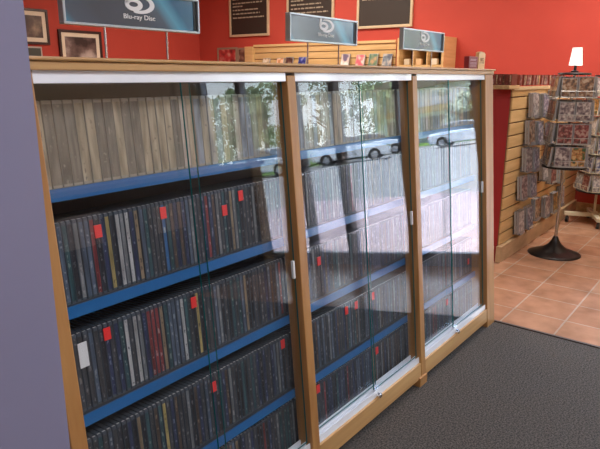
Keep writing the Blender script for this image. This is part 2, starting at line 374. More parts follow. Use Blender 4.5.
bd = tag(empty('building', (49, -14, -.1)), 'pale flat-roofed building mirrored far off in the right bay glass', 'building')
MB().box(-3, 3, -11, 14, 0, 4.6).build('wall', mat('pale_render', (.62, .64, .70), .8, noise=((.6, .6, .6), .5, (.70, .72, .76))), bd)
MB().box(-3.6, 3.2, -11.4, 14.4, 4.6, 5.6).build('roof_fascia', mat('brown_fascia', (.26, .20, .16), .7), bd)
MB().box(-4.2, -3.0, -10.5, 13.5, 2.5, 3.0).build('awning', mat('ochre_awning', (.34, .22, .06), .7), bd)
for k in range(7):
    wn_ = MB().box(-3.06, -2.99, -9.8 + 3.3 * k, -7.7 + 3.3 * k, .6, 2.2).build('window', dark_frame, bd)
    MB().box(-3.075, -3.055, -9.7 + 3.3 * k, -7.8 + 3.3 * k, .7, 2.1).build('pane', glass_dark, wn_)

# counter behind the camera whose dark front shows in the left bay
root = tag(empty('service_counter', (3.3, -2.05, 0)), 'dark service counter by the windows, mirrored in the left glass', 'counter')
MB().box(-1.2, 1.16, -.42, .42, 0, 1.12).build('body', mat('dark_counter_laminate', (.035, .03, .035), .5), root, bevel=.005)
MB().box(1.16, 1.30, -.43, .44, 0, 1.12).build('end_panel', oak_pale, root, bevel=.004)
MB().box(-1.25, 1.33, -.46, .47, 1.12, 1.16).build('worktop', oak_x, root, bevel=.005)
for k, (px, pz, w_, h_) in enumerate([(-1.0, .70, .36, .26), (-.1, .66, .34, .24)]):
    tag(MB().box(px, px + w_, .42, .426, pz, pz + h_).build('notice', mat('pinkish_notice_paper', (.6, .48, .42), .7), root), 'pinkish paper notice')

# ------------------------------------------------------------------ display cabinet
K = .0928; Y0 = 1.3064 - K * 1.4792; AL = math.atan(K)          # front plane: y = Y0 + K z
FR = Matrix.Translation((0, Y0, 0)) @ Matrix.Rotation(-AL, 4, 'X')   # tilted frame of the shelving
ca = math.cos(AL)
SX = [(.645, .689), (1.572, 1.617), (2.47, 2.515), (3.353, 3.472)]   # upright dividers
BAY = [(SX[i][1], SX[i + 1][0]) for i in range(3)]
SHB = [(.689, 1.5935), (1.5955, 2.4915), (2.4935, 3.41)]          # shelving runs on behind the slim posts
cab = tag(empty('display_cabinet', (2.05, 1.4, 0)), 'long oak display cabinet with sliding glass doors, full of disc cases', 'cabinet')
def cpart(mb, name, m, parent=None, tilt=True, **k):
    """part given in world (or tilted-frame) coordinates, parented to the cabinet"""
    o = mb.build(name, m, **k); T = FR if tilt else Matrix()
    o.parent = parent or cab
    base = Matrix.Translation(cab.location)
    if parent is None: o.matrix_local = base.inverted() @ T
    return o
PJ = .028
for i, (a, b) in enumerate(SX):
    yb = 1.62; zt = 1.508
    if i in (1, 2):
        cpart(MB().box(a, b, -PJ / ca, .042, 0.02, 1.503), 'divider', oak_z, bevel=.003)
        cpart(MB().box(a - .03, b + .002, Y0 - PJ - .004, yb, 0, .05), 'foot', oak_z, tilt=False, bevel=.003)
        continue
    poly = [(Y0 - PJ, 0), (yb, 0), (yb, zt), (Y0 + K * zt - PJ, zt)]
    cpart(MB().prism(poly, a, b, 'x'), 'end_panel' if i in (0, 3) else 'divider', oak_z, tilt=False, bevel=.003)
cpart(MB().box(.63, 3.465, 1.272, 1.64, 1.508, 1.529), 'top_board', oak_x, tilt=False, bevel=.003)
cpart(MB().box(.625, 3.47, 1.264, 1.645, 1.529, 1.538), 'top_edge_moulding', oak_x, tilt=False, bevel=.004)
cpart(MB().box(.66, 3.44, 1.585, 1.60, .05, 1.5), 'back_board', back_dark, tilt=False)
SZ = [1.228, .931, .637, .343, .075]                              # shelf tops
for bi, (a, b) in enumerate(BAY):
    s0, s1 = SHB[bi]
    for z in SZ:
        zz = (z + .004) / ca
        sh = cpart(MB().box(s0, s1, .052, .262, zz - .026, zz), 'shelf', shelf_dark)
        e = MB().box(s0, s1, .046, .052, zz - .030, zz + .001).build('edge_strip', blue, sh)
    cpart(MB().box(a + .001, b - .001, -.024, .036, 1.4835, 1.514), 'top_rail', alu_white, bevel=.002)
    tr = MB().box(a + .001, b - .001, -.016, .034, .116, .124)
    for y0 in (-.016, .004, .030): tr.box(a + .001, b - .001, y0, y0 + .004, .124, .145)
    cpart(tr, 'door_track', alu_white)
    cpart(MB().box(a + .001, b - .001, -.026, .046, .036, .116), 'bottom_rail', oak_x, bevel=.003)
    ov = [1.155, 2.085, 2.935][bi]
    for nm, x0, x1, y0 in (('front', ov - .025, b - .002, -.004), ('rear', a + .002, ov + .025, .016)):
        d = MB(); w = .006
        d.box(x0, x1, y0, y0 + w, .146, 1.484, 0)
        o = cpart(d, 'glass_door', [pane, teal_edge])
        for p in o.data.polygons:
            if abs(p.normal.y) < .5: p.material_index = 1
        if nm == 'front':
            pl = MB().box(x1 - .022, x1 - .012, y0 - .012, y0, .80 + .02 * bi, .865 + .02 * bi).build('finger_pull', white_plastic, o, bevel=.002)
            tag(pl, 'white finger pull')
            lk = MB().tube((x0 + .004, y0 - .030, .126), (x0 + .004, y0, .126), .012, 16)
            lk.tube((x0 + .004, y0 - .034, .126), (x0 + .004, y0 - .03, .126), .007, 12)
            lk.box(x0, x0 + .04, y0 - .006, y0, .124, .15); tag(lk.build('lock', chrome, o, smooth=True), 'chrome door lock')

# ------------------------------------------------------------------ disc cases
CH, CDp = .213, .15
def case_geo(mb, w, T, mi_body, mi_sp, h=CH, mi_gloss=2):
    g = .0007; hw = w / 2 - g; c = .0018; fy = 0.0
    # body with chamfered front edges; top rim slightly recessed
    poly = [(-hw, c), (-hw + c, 0), (hw - c, 0), (hw, c), (hw, CDp), (-hw, CDp)]
    b = len(mb.v); n = 6
    mb.v += [tuple(T @ Vector((p[0], p[1], 0))) for p in poly] + [tuple(T @ Vector((p[0], p[1], h - c))) for p in poly]
    q = [(-hw + c, c * 1.6), (-hw + c * 1.2, c), (hw - c * 1.2, c), (hw - c, c * 1.6), (hw - c, CDp - c), (-hw + c, CDp - c)]
    mb.v += [tuple(T @ Vector((p[0], p[1], h))) for p in q]
    mb.f.append(tuple(b + i for i in range(n))[::-1]); mb.m.append(mi_body)
    for l in (0, n):
        for i in range(n):
            j = (i + 1) % n; mb.f.append((b + l + i, b + l + j, b + l + n + j, b + l + n + i)); mb.m.append(mi_body)
    mb.f.append(tuple(b + 2 * n + i for i in range(n))); mb.m.append(mi_body)
    s0 = hw - c * .9
    mb.box(-hw * .62, hw * .62, .003, .008, h - .0002, h + .0006, mi_gloss, T)  # painted gloss fleck at the top front
    p = [(-s0, -.0004, .007), (s0, -.0004, .007), (s0, -.0004, h - .009), (-s0, -.0004, h - .009)]
    mb.face([T @ Vector(k) for k in p], mi_sp, [(0, 0), (1, 0), (1, 1), (0, 1)])
CASEMESH = {}
def case_mesh(w, key, pal, body):
    k = (w, key)
    if k not in CASEMESH:
        mb = MB(); case_geo(mb, w, Matrix(), 0, 1, mi_gloss=2); CASEMESH[k] = mb.mesh('disc_case', [body, pal[key], gloss_fleck], recalc=False)
    return CASEMESH[k]
SLIM, THICK = .0155, .0283
dark_keys = ['black'] * 7 + ['charcoal'] * 7 + ['dark navy'] * 6 + ['slate blue'] * 4 + ['grey'] * 2 + ['dark brown'] * 3 + ['dark teal'] * 4 + ['charcoal', 'slate blue', 'tan', 'grey', random.choice(['white', 'dull red', 'blue'])]
special = {}    # (bay,row,index)->colour, from what the photograph shows
R_ = 1.035
def idx(bi, row, xplane): return int((xplane * R_ - SHB[bi][0] - .003) / (THICK if row == 0 else SLIM))
for x_, rw, c_ in [(.862, 1, 'yellow'), (.88, 1, 'white'), (.915, 1, 'white'), (.95, 1, 'tan'), (.865, 2, 'white'), (.895, 2, 'white'), (.91, 2, 'grey'),
                   (.94, 2, 'dull red'), (.955, 2, 'dull red'), (.975, 2, 'dull red'), (.985, 2, 'tan'), (1.06, 2, 'white'), (1.12, 2, 'yellow'), (1.03, 1, 'blue'),
                   (.96, 3, 'yellow'), (1.0, 3, 'dark brown')]: special[(0, rw, idx(0, rw, x_))] = c_
TAGS = [(0, 1, .832, .80), (0, 1, 1.039, .85), (0, 1, 1.353, .85), (0, 1, 1.281, .68), (0, 2, .812, .87), (0, 2, 1.106, .84), (0, 3, 1.148, .80),
        (0, 3, 1.50, .88), (1, 2, 1.742, .7), (1, 3, 1.917, .86), (1, 3, 1.993, .86), (1, 3, 2.118, .86), (1, 4, 2.136, .85), (1, 4, 1.684, .9), (2, 3, 3.188, .35), (2, 4, 2.888, .85)]
tagmap = {(b_, r_, idx(b_, r_, x_)): f_ for b_, r_, x_, f_ in TAGS}
allc = []
for bi, (a, b) in enumerate(SHB):
    for row, z in enumerate(SZ):
        w = THICK if row == 0 else SLIM
        x1 = b - .001
        n = int((x1 - a - .003) / w)
        for i in range(n):
            x = a + .003 + w * (i + .5)
            if row == 0:
                fx = (x - .69) / 2.7
                key = random.choice(['beige', 'beige', 'brown', 'grey', 'dark', 'pale'] if x < 1.2 else ['grey', 'blue grey', 'dark', 'pale', 'beige', 'blue grey'])  # reflection on the glass put into spine colour: warm left, cooler right
            else: key = special.get((bi, row, i)) or random.choice(dark_keys)
            zz = (z + .004) / ca + .0003; jy = .068 + random.uniform(-.0015, .0015)
            P = FR @ Vector((x, jy, zz)); d = P + Vector((0, 0, .1)) - cam.location
            cx, cy, cz = d.dot(rt), d.dot(up), d.dot(fw)
            px = 300 + 587.6 * cx / cz; py = 224.5 - 587.6 * cy / cz
            vis = 1 if (px > 40 and py < 475) else 0
            area_ = vis * w / cz / cz * abs(d.normalized().y)
            if (bi, row, i) in tagmap: area_ += .002
            allc.append([area_, bi, row, i, x, jy, zz, key, n])
allc.sort(key=lambda c: -c[0])
SHN = ['top shelf', 'second shelf', 'third shelf', 'fourth shelf', 'bottom shelf']; BN = ['left bay', 'middle bay', 'right bay']
def ordn(k): return '%d%s' % (k, 'th' if 10 <= k % 100 <= 20 else {1: 'st', 2: 'nd', 3: 'rd'}.get(k % 10, 'th'))
rest = MB(); keysS = list(SP); keysT = list(TP); rest_m = [case_plastic, case_clear, gloss_fleck] + [SP[k] for k in keysS] + [TP[k] for k in keysT]
tagmesh = MB().box(-.0105, .0105, -.004, -.001, -.017, .017).mesh('red_tag', red_tag_m)
labmesh = MB().box(-.013, .013, -.004, -.002, -.034, .034).mesh('paper_label', label_white)
for q, (ar, bi, row, i, x, jy, zz, key, n) in enumerate(allc):
    thick = row == 0; w = THICK if thick else SLIM
    lean = random.gauss(0, .002)
    if q < 300:
        o = bpy.data.objects.new('boxed_set' if thick else 'disc_case', case_mesh(w, key, TP if thick else SP, case_clear if thick else case_plastic)); COL.objects.link(o)
        o.matrix_world = FR @ Matrix.Translation((x, jy, zz))
        side = i + 1 <= (n + 1) // 2
        pos = (ordn(i + 1) if i else 'first') + ' from left' if side else ((ordn(n - i) if n - i > 1 else 'first') + ' from right')
        mark = ' with red tag' if (bi, row, i) in tagmap else ''
        if thick: tag(o, 'thick %s boxed set, top shelf, %s bay, %s' % (key, BN[bi].split()[0], pos), 'disc case', 'thick disc cases on the top shelf')
        else: tag(o, 'slim disc case%s, %s spine, %s, %s, %s' % (mark, key, SHN[row], BN[bi], pos), 'disc case', 'slim disc cases on the %s of the %s' % (SHN[row], BN[bi]))
        if (bi, row, i) in tagmap:
            t = bpy.data.objects.new('red_tag', tagmesh); COL.objects.link(t); t.parent = o; t.location = (0, 0, CH * tagmap[(bi, row, i)]); tag(t, 'bright red tag over the spine')
        if (bi, row) == (0, 2) and i == idx(0, 2, .735) :
            t = bpy.data.objects.new('paper_label', labmesh); COL.objects.link(t); t.parent = o; t.location = (.002, 0, CH * .72); tag(t, 'white paper label stuck over the spine')
            o['label'] = 'slim disc case with a white paper label, third shelf of the left bay'
    else:
        T = FR @ Matrix.Translation((x, jy, zz))
        case_geo(rest, w, T, 1 if thick else 0, 3 + (len(keysS) + keysT.index(key) if thick else keysS.index(key)))
o = bpy.data.objects.new('disc_cases', rest.mesh('disc_cases', rest_m, recalc=False)); COL.objects.link(o)
tag(o, 'tightly packed rows of disc cases filling the middle and right bays', 'disc cases', None, 'stuff')

# ------------------------------------------------------------------ format signs standing on the cabinet
def sign_face_mat():
    m = mat('printed_sign_face', (.05, .06, .08), .25, coat=.8, spec=.3); N, L = nt(m); b = N['Principled BSDF']
    b.inputs['Coat Roughness'].default_value = .12
    tc = N.new('ShaderNodeTexCoord'); sp = N.new('ShaderNodeSeparateXYZ'); L.new(tc.outputs['Object'], sp.inputs[0])
    def mth(op, a, c=None):
        n = N.new('ShaderNodeMath'); n.operation = op
        for k, v in enumerate((a, c)):
            if v is None: continue
            if isinstance(v, (int, float)): n.inputs[k].default_value = v
            else: L.new(v, n.inputs[k])
        return n.outputs[0]
    x = sp.outputs['X']; z = sp.outputs['Z']
    # dark sweep: distance from centre pushed by height
    ax_ = mth('ABSOLUTE', mth('ADD', x, mth('MULTIPLY', mth('SUBTRACT', z, .05), .9)))
    r = N.new('ShaderNodeValToRGB'); e = r.color_ramp.elements
    e[0].position = .06; e[0].color = (.06, .075, .10, 1); e[1].position = .24; e[1].color = (.015, .10, .2, 1)
    k = e.new(.15); k.color = (.07, .10, .14, 1); k2 = e.new(.195); k2.color = (.08, .30, .44, 1)
    L.new(ax_, r.inputs[0]); L.new(r.outputs[0], b.inputs['Base Color']); return m
sign_face = sign_face_mat(); logo_m = mat('silver_logo_print', (.72, .73, .74), .35)
silver_frame = mat('silver_sign_frame', (.45, .50, .54), .3, .5)
def ell(cx, cz, a, b, t0, t1, n=26): return [(cx + a * math.cos(t0 + (t1 - t0) * k / n), cz + b * math.sin(t0 + (t1 - t0) * k / n)) for k in range(n + 1)]
def ribbon(mb, outer, inner, y0, y1):
    for k in range(len(outer) - 1):
        mb.prism([outer[k], outer[k + 1], inner[k + 1], inner[k]], y0, y1, 'y')
def format_sign(cx, label, rz=0):
    root = tag(empty('tabletop_sign', (cx, 1.45, 1.538), (0, 0, rz)), label, 'sign', 'signs standing on the cabinet')
    w, z0, z1 = .232, .086, .188
    fr = MB()
    fr.box(-w, w, -.012, .012, z0, z0 + .007).box(-w, w, -.012, .012, z1 - .007, z1)
    fr.box(-w, -w + .007, -.012, .012, z0 + .007, z1 - .007).box(w - .007, w, -.012, .012, z0 + .007, z1 - .007)
    fr.build('sign_frame', silver_frame, root, bevel=.0015)
    MB().box(-w + .007, w - .007, -.004, .010, z0 + .007, z1 - .007).build('sign_panel', sign_face, root)
    MB().box(w - .020, w - .008, -.006, -.0035, z0 + .009, z1 - .009).build('dark_edge_strip', black_m, root)
    for lx in (-.107, .107): tag(MB().tube((lx, 0, 0), (lx, 0, z0), .0032, 8).build('leg', chrome_pole, root), 'thin metal leg')
    lg = MB(); y0, y1 = -.0055, -.0038; u = .001
    c = (.006, .1545)
    # outer crescent sweeping round the right side, thick at right, thin at ends
    o_ = ell(c[0] + .003, c[1], .046, .0255, math.radians(112), math.radians(-112)); i_ = ell(c[0] - .004, c[1] + .001, .039, .0185, math.radians(112), math.radians(-112))
    ribbon(lg, o_, i_, y0, y1)
    # the b: small ring and its slanting stem
    ribbon(lg, ell(c[0] - .014, c[1] - .003, .026, .0165, 0, 2 * math.pi, 32), ell(c[0] - .015, c[1] - .002, .0135, .0065, 0, 2 * math.pi, 32), y0 - .0004, y1)
    lg.prism([(c[0] - .034, c[1] + .031), (c[0] - .024, c[1] + .031), (c[0] - .031, c[1] + .002), (c[0] - .041, c[1] - .002)], y0 - .0004, y1, 'y')
    lo = lg.build('logo', logo_m, root); lo.scale = (1.14, 1, 1)
    me = text_mesh('Blu-ray Disc', .020, .0005, .0002); me.materials.append(logo_m)
    t = bpy.data.objects.new('lettering', me); COL.objects.link(t); t.parent = root; t.location = (.008, -.0052, z0 + .0275); t.rotation_euler = (math.pi / 2, 0, 0)
    t.scale = (1.12, .9, 1)
format_sign(1.104, 'dark blue sign with silver disc logo on cabinet top, nearest, above left bay')
format_sign(2.018, 'pale blue sign with disc logo standing on the cabinet top above middle bay')
format_sign(2.895, 'smallest-looking blue sign on cabinet top above right bay, in front of shelf unit')

# two small boxes at the cabinet's right end
r1 = tag(empty('small_box', (3.30, 1.35, 1.538)), 'dark red printed box on the right end of the cabinet top', 'box')
MB().box(-.062, .062, -.015, .015, 0, .068).build('body', mat('dark_red_card', (.22, .015, .02), .45), r1, bevel=.002)
tx = MB()
for z_, a_, b_ in ((.052, -.042, .038), (.047, -.046, .03), (.034, -.042, .04), (.028, -.045, .042), (.021, -.04, .036), (.015, -.044, .04)): tx.box(a_, b_, -.0165, -.0152, z_ - .0016, z_ + .0016)
tx.build('print', mat('faded_pink_print', (.5, .25, .27), .6), r1)
r2 = tag(empty('card_holder', (3.415, 1.34, 1.538)), 'pale wooden card stand with dark letters beside the red box', 'card stand')
MB().prism([(-.048, 0), (.046, 0), (.050, .085), (.030, .094), (-.010, .097), (-.048, .093)], -.008, .012, 'y').build('card', mat('pale_maple_card', (.68, .43, .19), .5), r2)
me = text_mesh('1953', .036, .0005); me.materials.append(mat('brown_print', (.22, .12, .05), .6))
t = bpy.data.objects.new('print', me); COL.objects.link(t); t.parent = r2; t.location = (0, -.009, .032); t.rotation_euler = (math.pi / 2, 0, 0); t.scale = (.95, 1.2, 1)

# ------------------------------------------------------------------ left wall pictures
def photo_mat(name, seed, a, b_, c_):
    m = cover_mat(name, a, b_, c_, 4.2); N, L = nt(m)
    for n in N:
        if n.type == 'TEX_NOISE': n.noise_dimensions = '4D'; n.inputs['W'].default_value = seed; n.inputs['Detail'].default_value = 4
    return m
frame_dark = mat('dark_mahogany_frame', (.035, .012, .012), .35); mount = WHITE_POSTER
def picture(name, x0, x1, z0, z1, pm, label, fw_=.035, mw=.055):
    root = tag(empty(name, ((x0 + x1) / 2, YL, z0)), label, 'picture', 'framed photographs on the red wall')
    w = (x1 - x0) / 2; h = z1 - z0; f = MB()
    f.box(-w, w, -.03, -.001, 0, fw_).box(-w, w, -.03, -.001, h - fw_, h).box(-w, -w + fw_, -.03, -.001, fw_, h - fw_).box(w - fw_, w, -.03, -.001, fw_, h - fw_)
    f.build('picture_frame', frame_dark, root)
    MB().box(-w + fw_, w - fw_, -.016, -.002, fw_, h - fw_).build('mount', mount, root)
    MB().box(-w + fw_ + mw, w - fw_ - mw, -.018, -.0155, fw_ + mw, h - fw_ - mw).build('photograph', pm, root)
ph = photo_mat('sepia_photograph_print', 3.3, (.03, .022, .025), (.16, .12, .12), (.55, .48, .47))
ph2 = photo_mat('faded_photograph_print', 7.7, (.04, .03, .03), (.10, .08, .07), (.38, .32, .24))
picture('picture', 4.573, 5.236, 1.60, 2.09, ph, 'framed black and white photograph on red wall right of the other pictures')
picture('picture', 3.80, 4.44, 1.878, 2.323, ph2, 'dark framed photograph on red wall, upper one beside the lavender column', .03)
root = tag(empty('picture', (4.1, YL, 1.45)), 'small thin-framed picture below the upper dark photograph', 'picture')
MB().box(-.24, .218, -.02, -.001, 0, .40).build('picture_frame', mat('pale_metal_frame', (.5, .45, .42), .4), root)
MB().box(-.22, .198, -.024, -.019, .02, .38).build('photograph', mat('dark_grey_green_print', (.06, .07, .06), .5), root)

# ------------------------------------------------------------------ menu boards on the back wall
board_black = mat('black_letter_board', (.030, .020, .016), .6); board_frame = mat('pale_gold_board_frame', (.62, .50, .34), .35, .2)
letter_m = mat('cream_board_lettering', (.42, .36, .28), .6)
def menu_board(yl, yr, zb, lines, label):
    h = .98; root = tag(empty('menu_board', (XB, (yl + yr) / 2, zb)), label, 'letter board', 'black boards high on the red wall')
    w = (yl - yr) / 2; f = MB(); t = .035
    f.box(-.035, -.001, -w, w, 0, t).box(-.035, -.001, -w, w, h - t, h).box(-.035, -.001, -w, -w + t, t, h - t).box(-.035, -.001, w - t, w, t, h - t)
    f.build('board_frame', board_frame, root, bevel=.004)
    MB().box(-.02, -.002, -w + t, w - t, t, h - t).build('board_panel', board_black, root)
    l = MB(); rnd = random.Random(int(yl * 100))
    for z, frac in lines:
        y = w - t - .04; end = w - t - .04 - frac * (2 * w - 2 * t - .08)
        while y > end:
            ww = min(rnd.uniform(.03, .10), y - end + .005)
            # each word a run of short upright strokes
            yy = y
            while yy > y - ww + .004:
                l.box(-.0225, -.0202, yy - .0065, yy, z - .0095, z + rnd.choice([.006, .010, .010])); yy -= .0088
            y -= ww + .014
    l.build('lettering', letter_m, root)
L1 = [(.285, .95), (.345, .83), (.400, .78), (.455, .32), (.50, .9), (.56, .8), (.62, .55), (.70, .9), (.76, .8), (.84, .5)]
L3 = [(.37, .96), (.425, .20), (.455, .16), (.52, .9), (.58, .7), (.64, .85), (.72, .4), (.80, .9), (.86, .6)]
menu_board(6.982, 6.152, 2.086, L1, 'black lettered board, leftmost of the three high on the red wall')
menu_board(5.80, 4.955, 2.09, L1, 'black lettered board, middle of three, partly behind the blue sign')
menu_board(4.574, 3.734, 2.11, L3, 'black lettered board, rightmost of the three high on the red wall')

# ------------------------------------------------------------------ back wall slatwall, posters, shelf unit
def slatwall(name, u0, u1, z0, z1, axis, fixed, label, pitch=.1, parent=None, n0=0):
    """slats run along axis ('x': face at y=fixed looking -Y; 'y': face at x=fixed looking -X)"""
    root = tag(empty(name, ((u0 + u1) / 2, fixed, z0) if axis == 'x' else (fixed, (u0 + u1) / 2, z0)), label, 'slatwall panel')
    hw = (u1 - u0) / 2; H = z1 - z0; s_ = MB(); g = MB()
    def bx(mb, a, b, d0, d1, c0, c1):
        if axis == 'x': mb.box(a, b, d0, d1, c0, c1)
        else: mb.box(d0, d1, a, b, c0, c1)
    bx(g, -hw + .002, hw - .002, .012, .019, .002, H - .002)
    z = 0
    while z < H - .02:
        bx(s_, -hw, hw, 0, .012, z + .006, min(z + pitch - .006, H)); z += pitch
    s_.build('slats', slat_m, root, bevel=.002); g.build('backing', slat_groove, root)
    return root
bs = slatwall('slatwall_panel', 3.956, 6.464, .12, 1.92, 'y', XB - .02, 'yellow-lit maple slatwall panel on the red back wall', .095)
MB().box(-.02, .018, -1.254, 1.254, 1.80, 1.835).build('top_cap', mat('pale_maple_cap', (.72, .50, .24), .45), bs)
p_ = tag(empty('wooden_post', (XB - .03, 6.55, 0)), 'plain maple upright post at the left end of the slatwall', 'post')
MB().box(-.03, .028, -.084, .082, 0, 1.93).build('post', slat_m, p_)
def poster(y1, y0, z0, z1, cm, label):
    root = tag(empty('poster', (XB - .01, (y0 + y1) / 2, z0)), label, 'poster'); w = (y1 - y0) / 2; h = z1 - z0
    f = MB().box(-.012, .008, -w, w, 0, .03).box(-.012, .008, -w, w, h - .03, h).box(-.012, .008, -w, -w + .03, .03, h - .03).box(-.012, .008, w - .03, w, .03, h - .03)
    f.build('poster_frame', mat('grey_brown_frame', (.30, .22, .16), .5), root)
    MB().box(-.006, .006, -w + .03, w - .03, .03, h - .03).build('print', cm, root)
poster(7.285, 6.84, 1.25, 1.93, cover_mat('red_white_poster_print', (.10, .02, .02), (.5, .05, .05), (.75, .5, .42), 7), 'red and white framed poster on the back wall left of the slatwall')
poster(6.83, 6.64, 1.25, 1.92, cover_mat('dark_poster_print', (.06, .035, .03), (.16, .08, .06), (.4, .25, .18), 9), 'narrow dark brown poster between the red poster and the wooden post')

brown_body = mat('reddish_brown_case', (.20, .045, .03), .4, coat=.3)
def dvd(name, loc, rz, tilt, cover, label, cat, group, w=.15, h=.2, d=.018, parent=None, body_m=None):
    """face-out case: local -Y is its front"""
    key = (name, w, h, d, cover[0], body_m is None)
    if key not in CASEMESH:
        body = MB().box(-w / 2, w / 2, 0, d, 0, h).mesh('case_body', body_m or sleeve)
        cov = MB().box(-w / 2 + .006, w / 2 - .006, -.0012, -.0002, .006, h - .006).mesh('cover', cover[1])
        CASEMESH[key] = (body, cov)
    body, cov = CASEMESH[key]
    o = bpy.data.objects.new(name, body); COL.objects.link(o); o.location = loc; o.rotation_euler = (tilt, 0, rz)
    c = bpy.data.objects.new('cover', cov); COL.objects.link(c); c.parent = o
    if parent: o.parent = parent
    return tag(o, label, cat, group)
cov_bright = [('white', cover_mat('cover_cream_white', (.4, .25, .1), (.75, .62, .45), (.9, .85, .75), 14)), ('peach', cover_mat('cover_peach', (.6, .25, .1), (.85, .5, .3), (.9, .8, .7), 14)),
              ('dark brown', cover_mat('cover_dark_brown', (.05, .02, .02), (.12, .06, .05), (.3, .2, .15), 14)), ('deep blue', cover_mat('cover_deep_blue', (.02, .03, .15), (.05, .07, .35), (.3, .35, .6), 14)),
              ('white with blue figure', cover_mat('cover_white_figure', (.15, .12, .2), (.7, .55, .5), (.88, .82, .78), 9)), ('bright pink', cover_mat('cover_pink', (.85, .1, .15), (.85, .22, .22), (.9, .6, .55), 14)),
              ('green and brown', cover_mat('cover_green', (.05, .14, .08), (.16, .22, .12), (.5, .3, .15), 14)), ('slate blue', cover_mat('cover_slate', (.06, .08, .13), (.16, .2, .25), (.5, .45, .4), 14))]
ys = [6.177, 5.897, 5.722, 5.477, 4.721, 4.474, 4.269, 3.994 + .06]
for k, y in enumerate(ys):
    nm = ['first', 'second', 'third', 'fourth', 'fifth', 'sixth', 'seventh', 'eighth'][k]
    dvd('disc_case', (XB - .09, y, 1.615), math.radians(-90), math.radians(-14), cov_bright[k], '%s face-out disc case on the back slatwall, %s from left' % (cov_bright[k][0], nm), 'disc case', 'face-out cases on the back slatwall', .14, [.14, .14, .15, .15, .18, .165, .175, .17][k])
    br = MB().box(-.002, .062, -.05, .05, -.006, 0).box(-.004, -.001, -.05, .05, -.006, .02)
    tag(br.build('display_ledge', sleeve, None, loc=(XB - .09, y, 1.614)), 'clear ledge under the %s case, %s from left on the back slatwall' % (cov_bright[k][0], nm), 'ledge', 'ledges on the back slatwall')
# shelf unit standing right of the slatwall
su = tag(empty('shelf_unit', (6.97, 3.44, 0)), 'open maple shelf unit against the red back wall behind the right sign', 'shelf unit')
dk = mat('shelf_unit_dark_back', (.05, .03, .022), .7)
for nm, y0, y1 in (('side_panel', -.315, -.285), ('side_panel', .285, .315)): MB().box(-.17, .175, y0, y1, 0, 1.955).build(nm, slat_m, su)
MB().box(.155, .17, -.285, .285, 0, 1.95).build('back_panel', dk, su)
for z in (.1, .5, .9, 1.25, 1.60, 1.925): MB().box(-.165, .155, -.285, .285, z, z + .03).build('shelf', slat_m, su)
MB().box(-.16, .15, -.10, -.085, 1.63, 1.925).build('upright', slat_m, su); MB().box(-.16, .15, .085, .10, 1.63, 1.925).build('upright', slat_m, su)
for k, (y, c_, lb) in enumerate([(3.62, (.6, .5, .35), 'left'), (3.46, (.72, .48, .25), 'middle'), (3.25, (.75, .66, .5), 'right')]):
    tag(MB().box(-.03, .03, -.035, .035, 0, .07).build('small_carton', mat('carton_card', c_, .6), None, bevel=.003, loc=(6.84, y, 1.631)), 'small pale carton in the %s compartment of the shelf unit' % lb, 'carton', 'cartons in the shelf unit')

# ------------------------------------------------------------------ partition slatwall, its ledge and cases
ps = slatwall('slatwall_panel', 4.69, XB - .03, .14, 1.40, 'x', 1.56, 'maple slatwall panel hung with disc cases beside the cabinet', .1)
MB().box(-1.215, 1.215, -.008, .018, 1.255, 1.28).build('top_cap', mat('pale_cap', (.70, .52, .30), .45), ps)
kb = tag(MB().box(4.67, XB - .03, 1.535, 1.578, .001, .138).build('kickboard', kick_m, None, bevel=.003), 'pale plywood kickboard under the maple slatwall', 'kickboard')
lg = tag(MB().box(4.56, 4.80, 1.55, 1.70, 1.402, 1.432).build('ledge_board', oak_pale, None, bevel=.004), 'brown wooden ledge on top of the red partition end', 'ledge')
spots = [(5.13, 1.267), (5.419, 1.257), (5.678, 1.288), (5.102, 1.045), (5.353, 1.027), (5.677, 0.995), (5.091, 0.822), (5.316, 0.799), (5.622, 0.673), (5.9, 0.606), (6.227, 0.566), (5.045, 0.583), (5.304, 0.573), (5.499, 0.321), (5.819, 0.29), (6.089, 0.285), (6.328, 0.314), (5.054, 0.283), (5.296, 0.282)]
rows_ = ['top', 'top', 'top', 'second', 'second', 'second', 'third', 'third', 'third', 'third', 'third', 'fourth', 'fourth', 'bottom', 'bottom', 'bottom', 'bottom', 'bottom', 'bottom']
order = {'top': [0, 1, 2], 'second': [3, 4, 5], 'third': [6, 7, 8, 9, 10], 'fourth': [11, 12], 'bottom': [17, 18, 13, 14, 15, 16]}
covn = [0, 1, 4, 3, 1, 4, 0, 1, 4, 2, 3, 0, 1, 3, 0, 5, 4, 4, 1]
for k, (x, zc) in enumerate(spots):
    h = .195; w = .155
    rk = order[rows_[k]].index(k); nm = ['first', 'second', 'third', 'fourth', 'fifth', 'sixth'][rk]
    c_ = CV[covn[k]]
    for dd in range(2):     # two cases one behind the other on each hook
        dvd('disc_case', (x - .006 * dd, 1.500 + .020 * dd, zc - h / 2 + .004 * dd), 0, math.radians(-5), c_ if dd == 0 else CV[(covn[k] + 2) % 6],
            '%s disc case %s, %s row of the maple slatwall, %s from left' % (c_[0] if dd == 0 else CV[(covn[k] + 2) % 6][0], 'in front' if dd == 0 else 'behind another', rows_[k], nm), 'disc case', 'cases hung on the maple slatwall', w, h, .016)
    ho = MB().box(-.06, .06, -.062, 0, -.004, 0).box(-.06, .06, -.065, -.062, -.004, .028).box(-.06, .06, -.003, 0, -.004, .04)
    tag(ho.build('case_holder', sleeve, None, loc=(x, 1.556, zc - h / 2 - .006)), 'clear case holder on the %s row of the maple slatwall, %s from left' % (rows_[k], nm), 'holder', 'case holders on the maple slatwall')
rnd = random.Random(5)
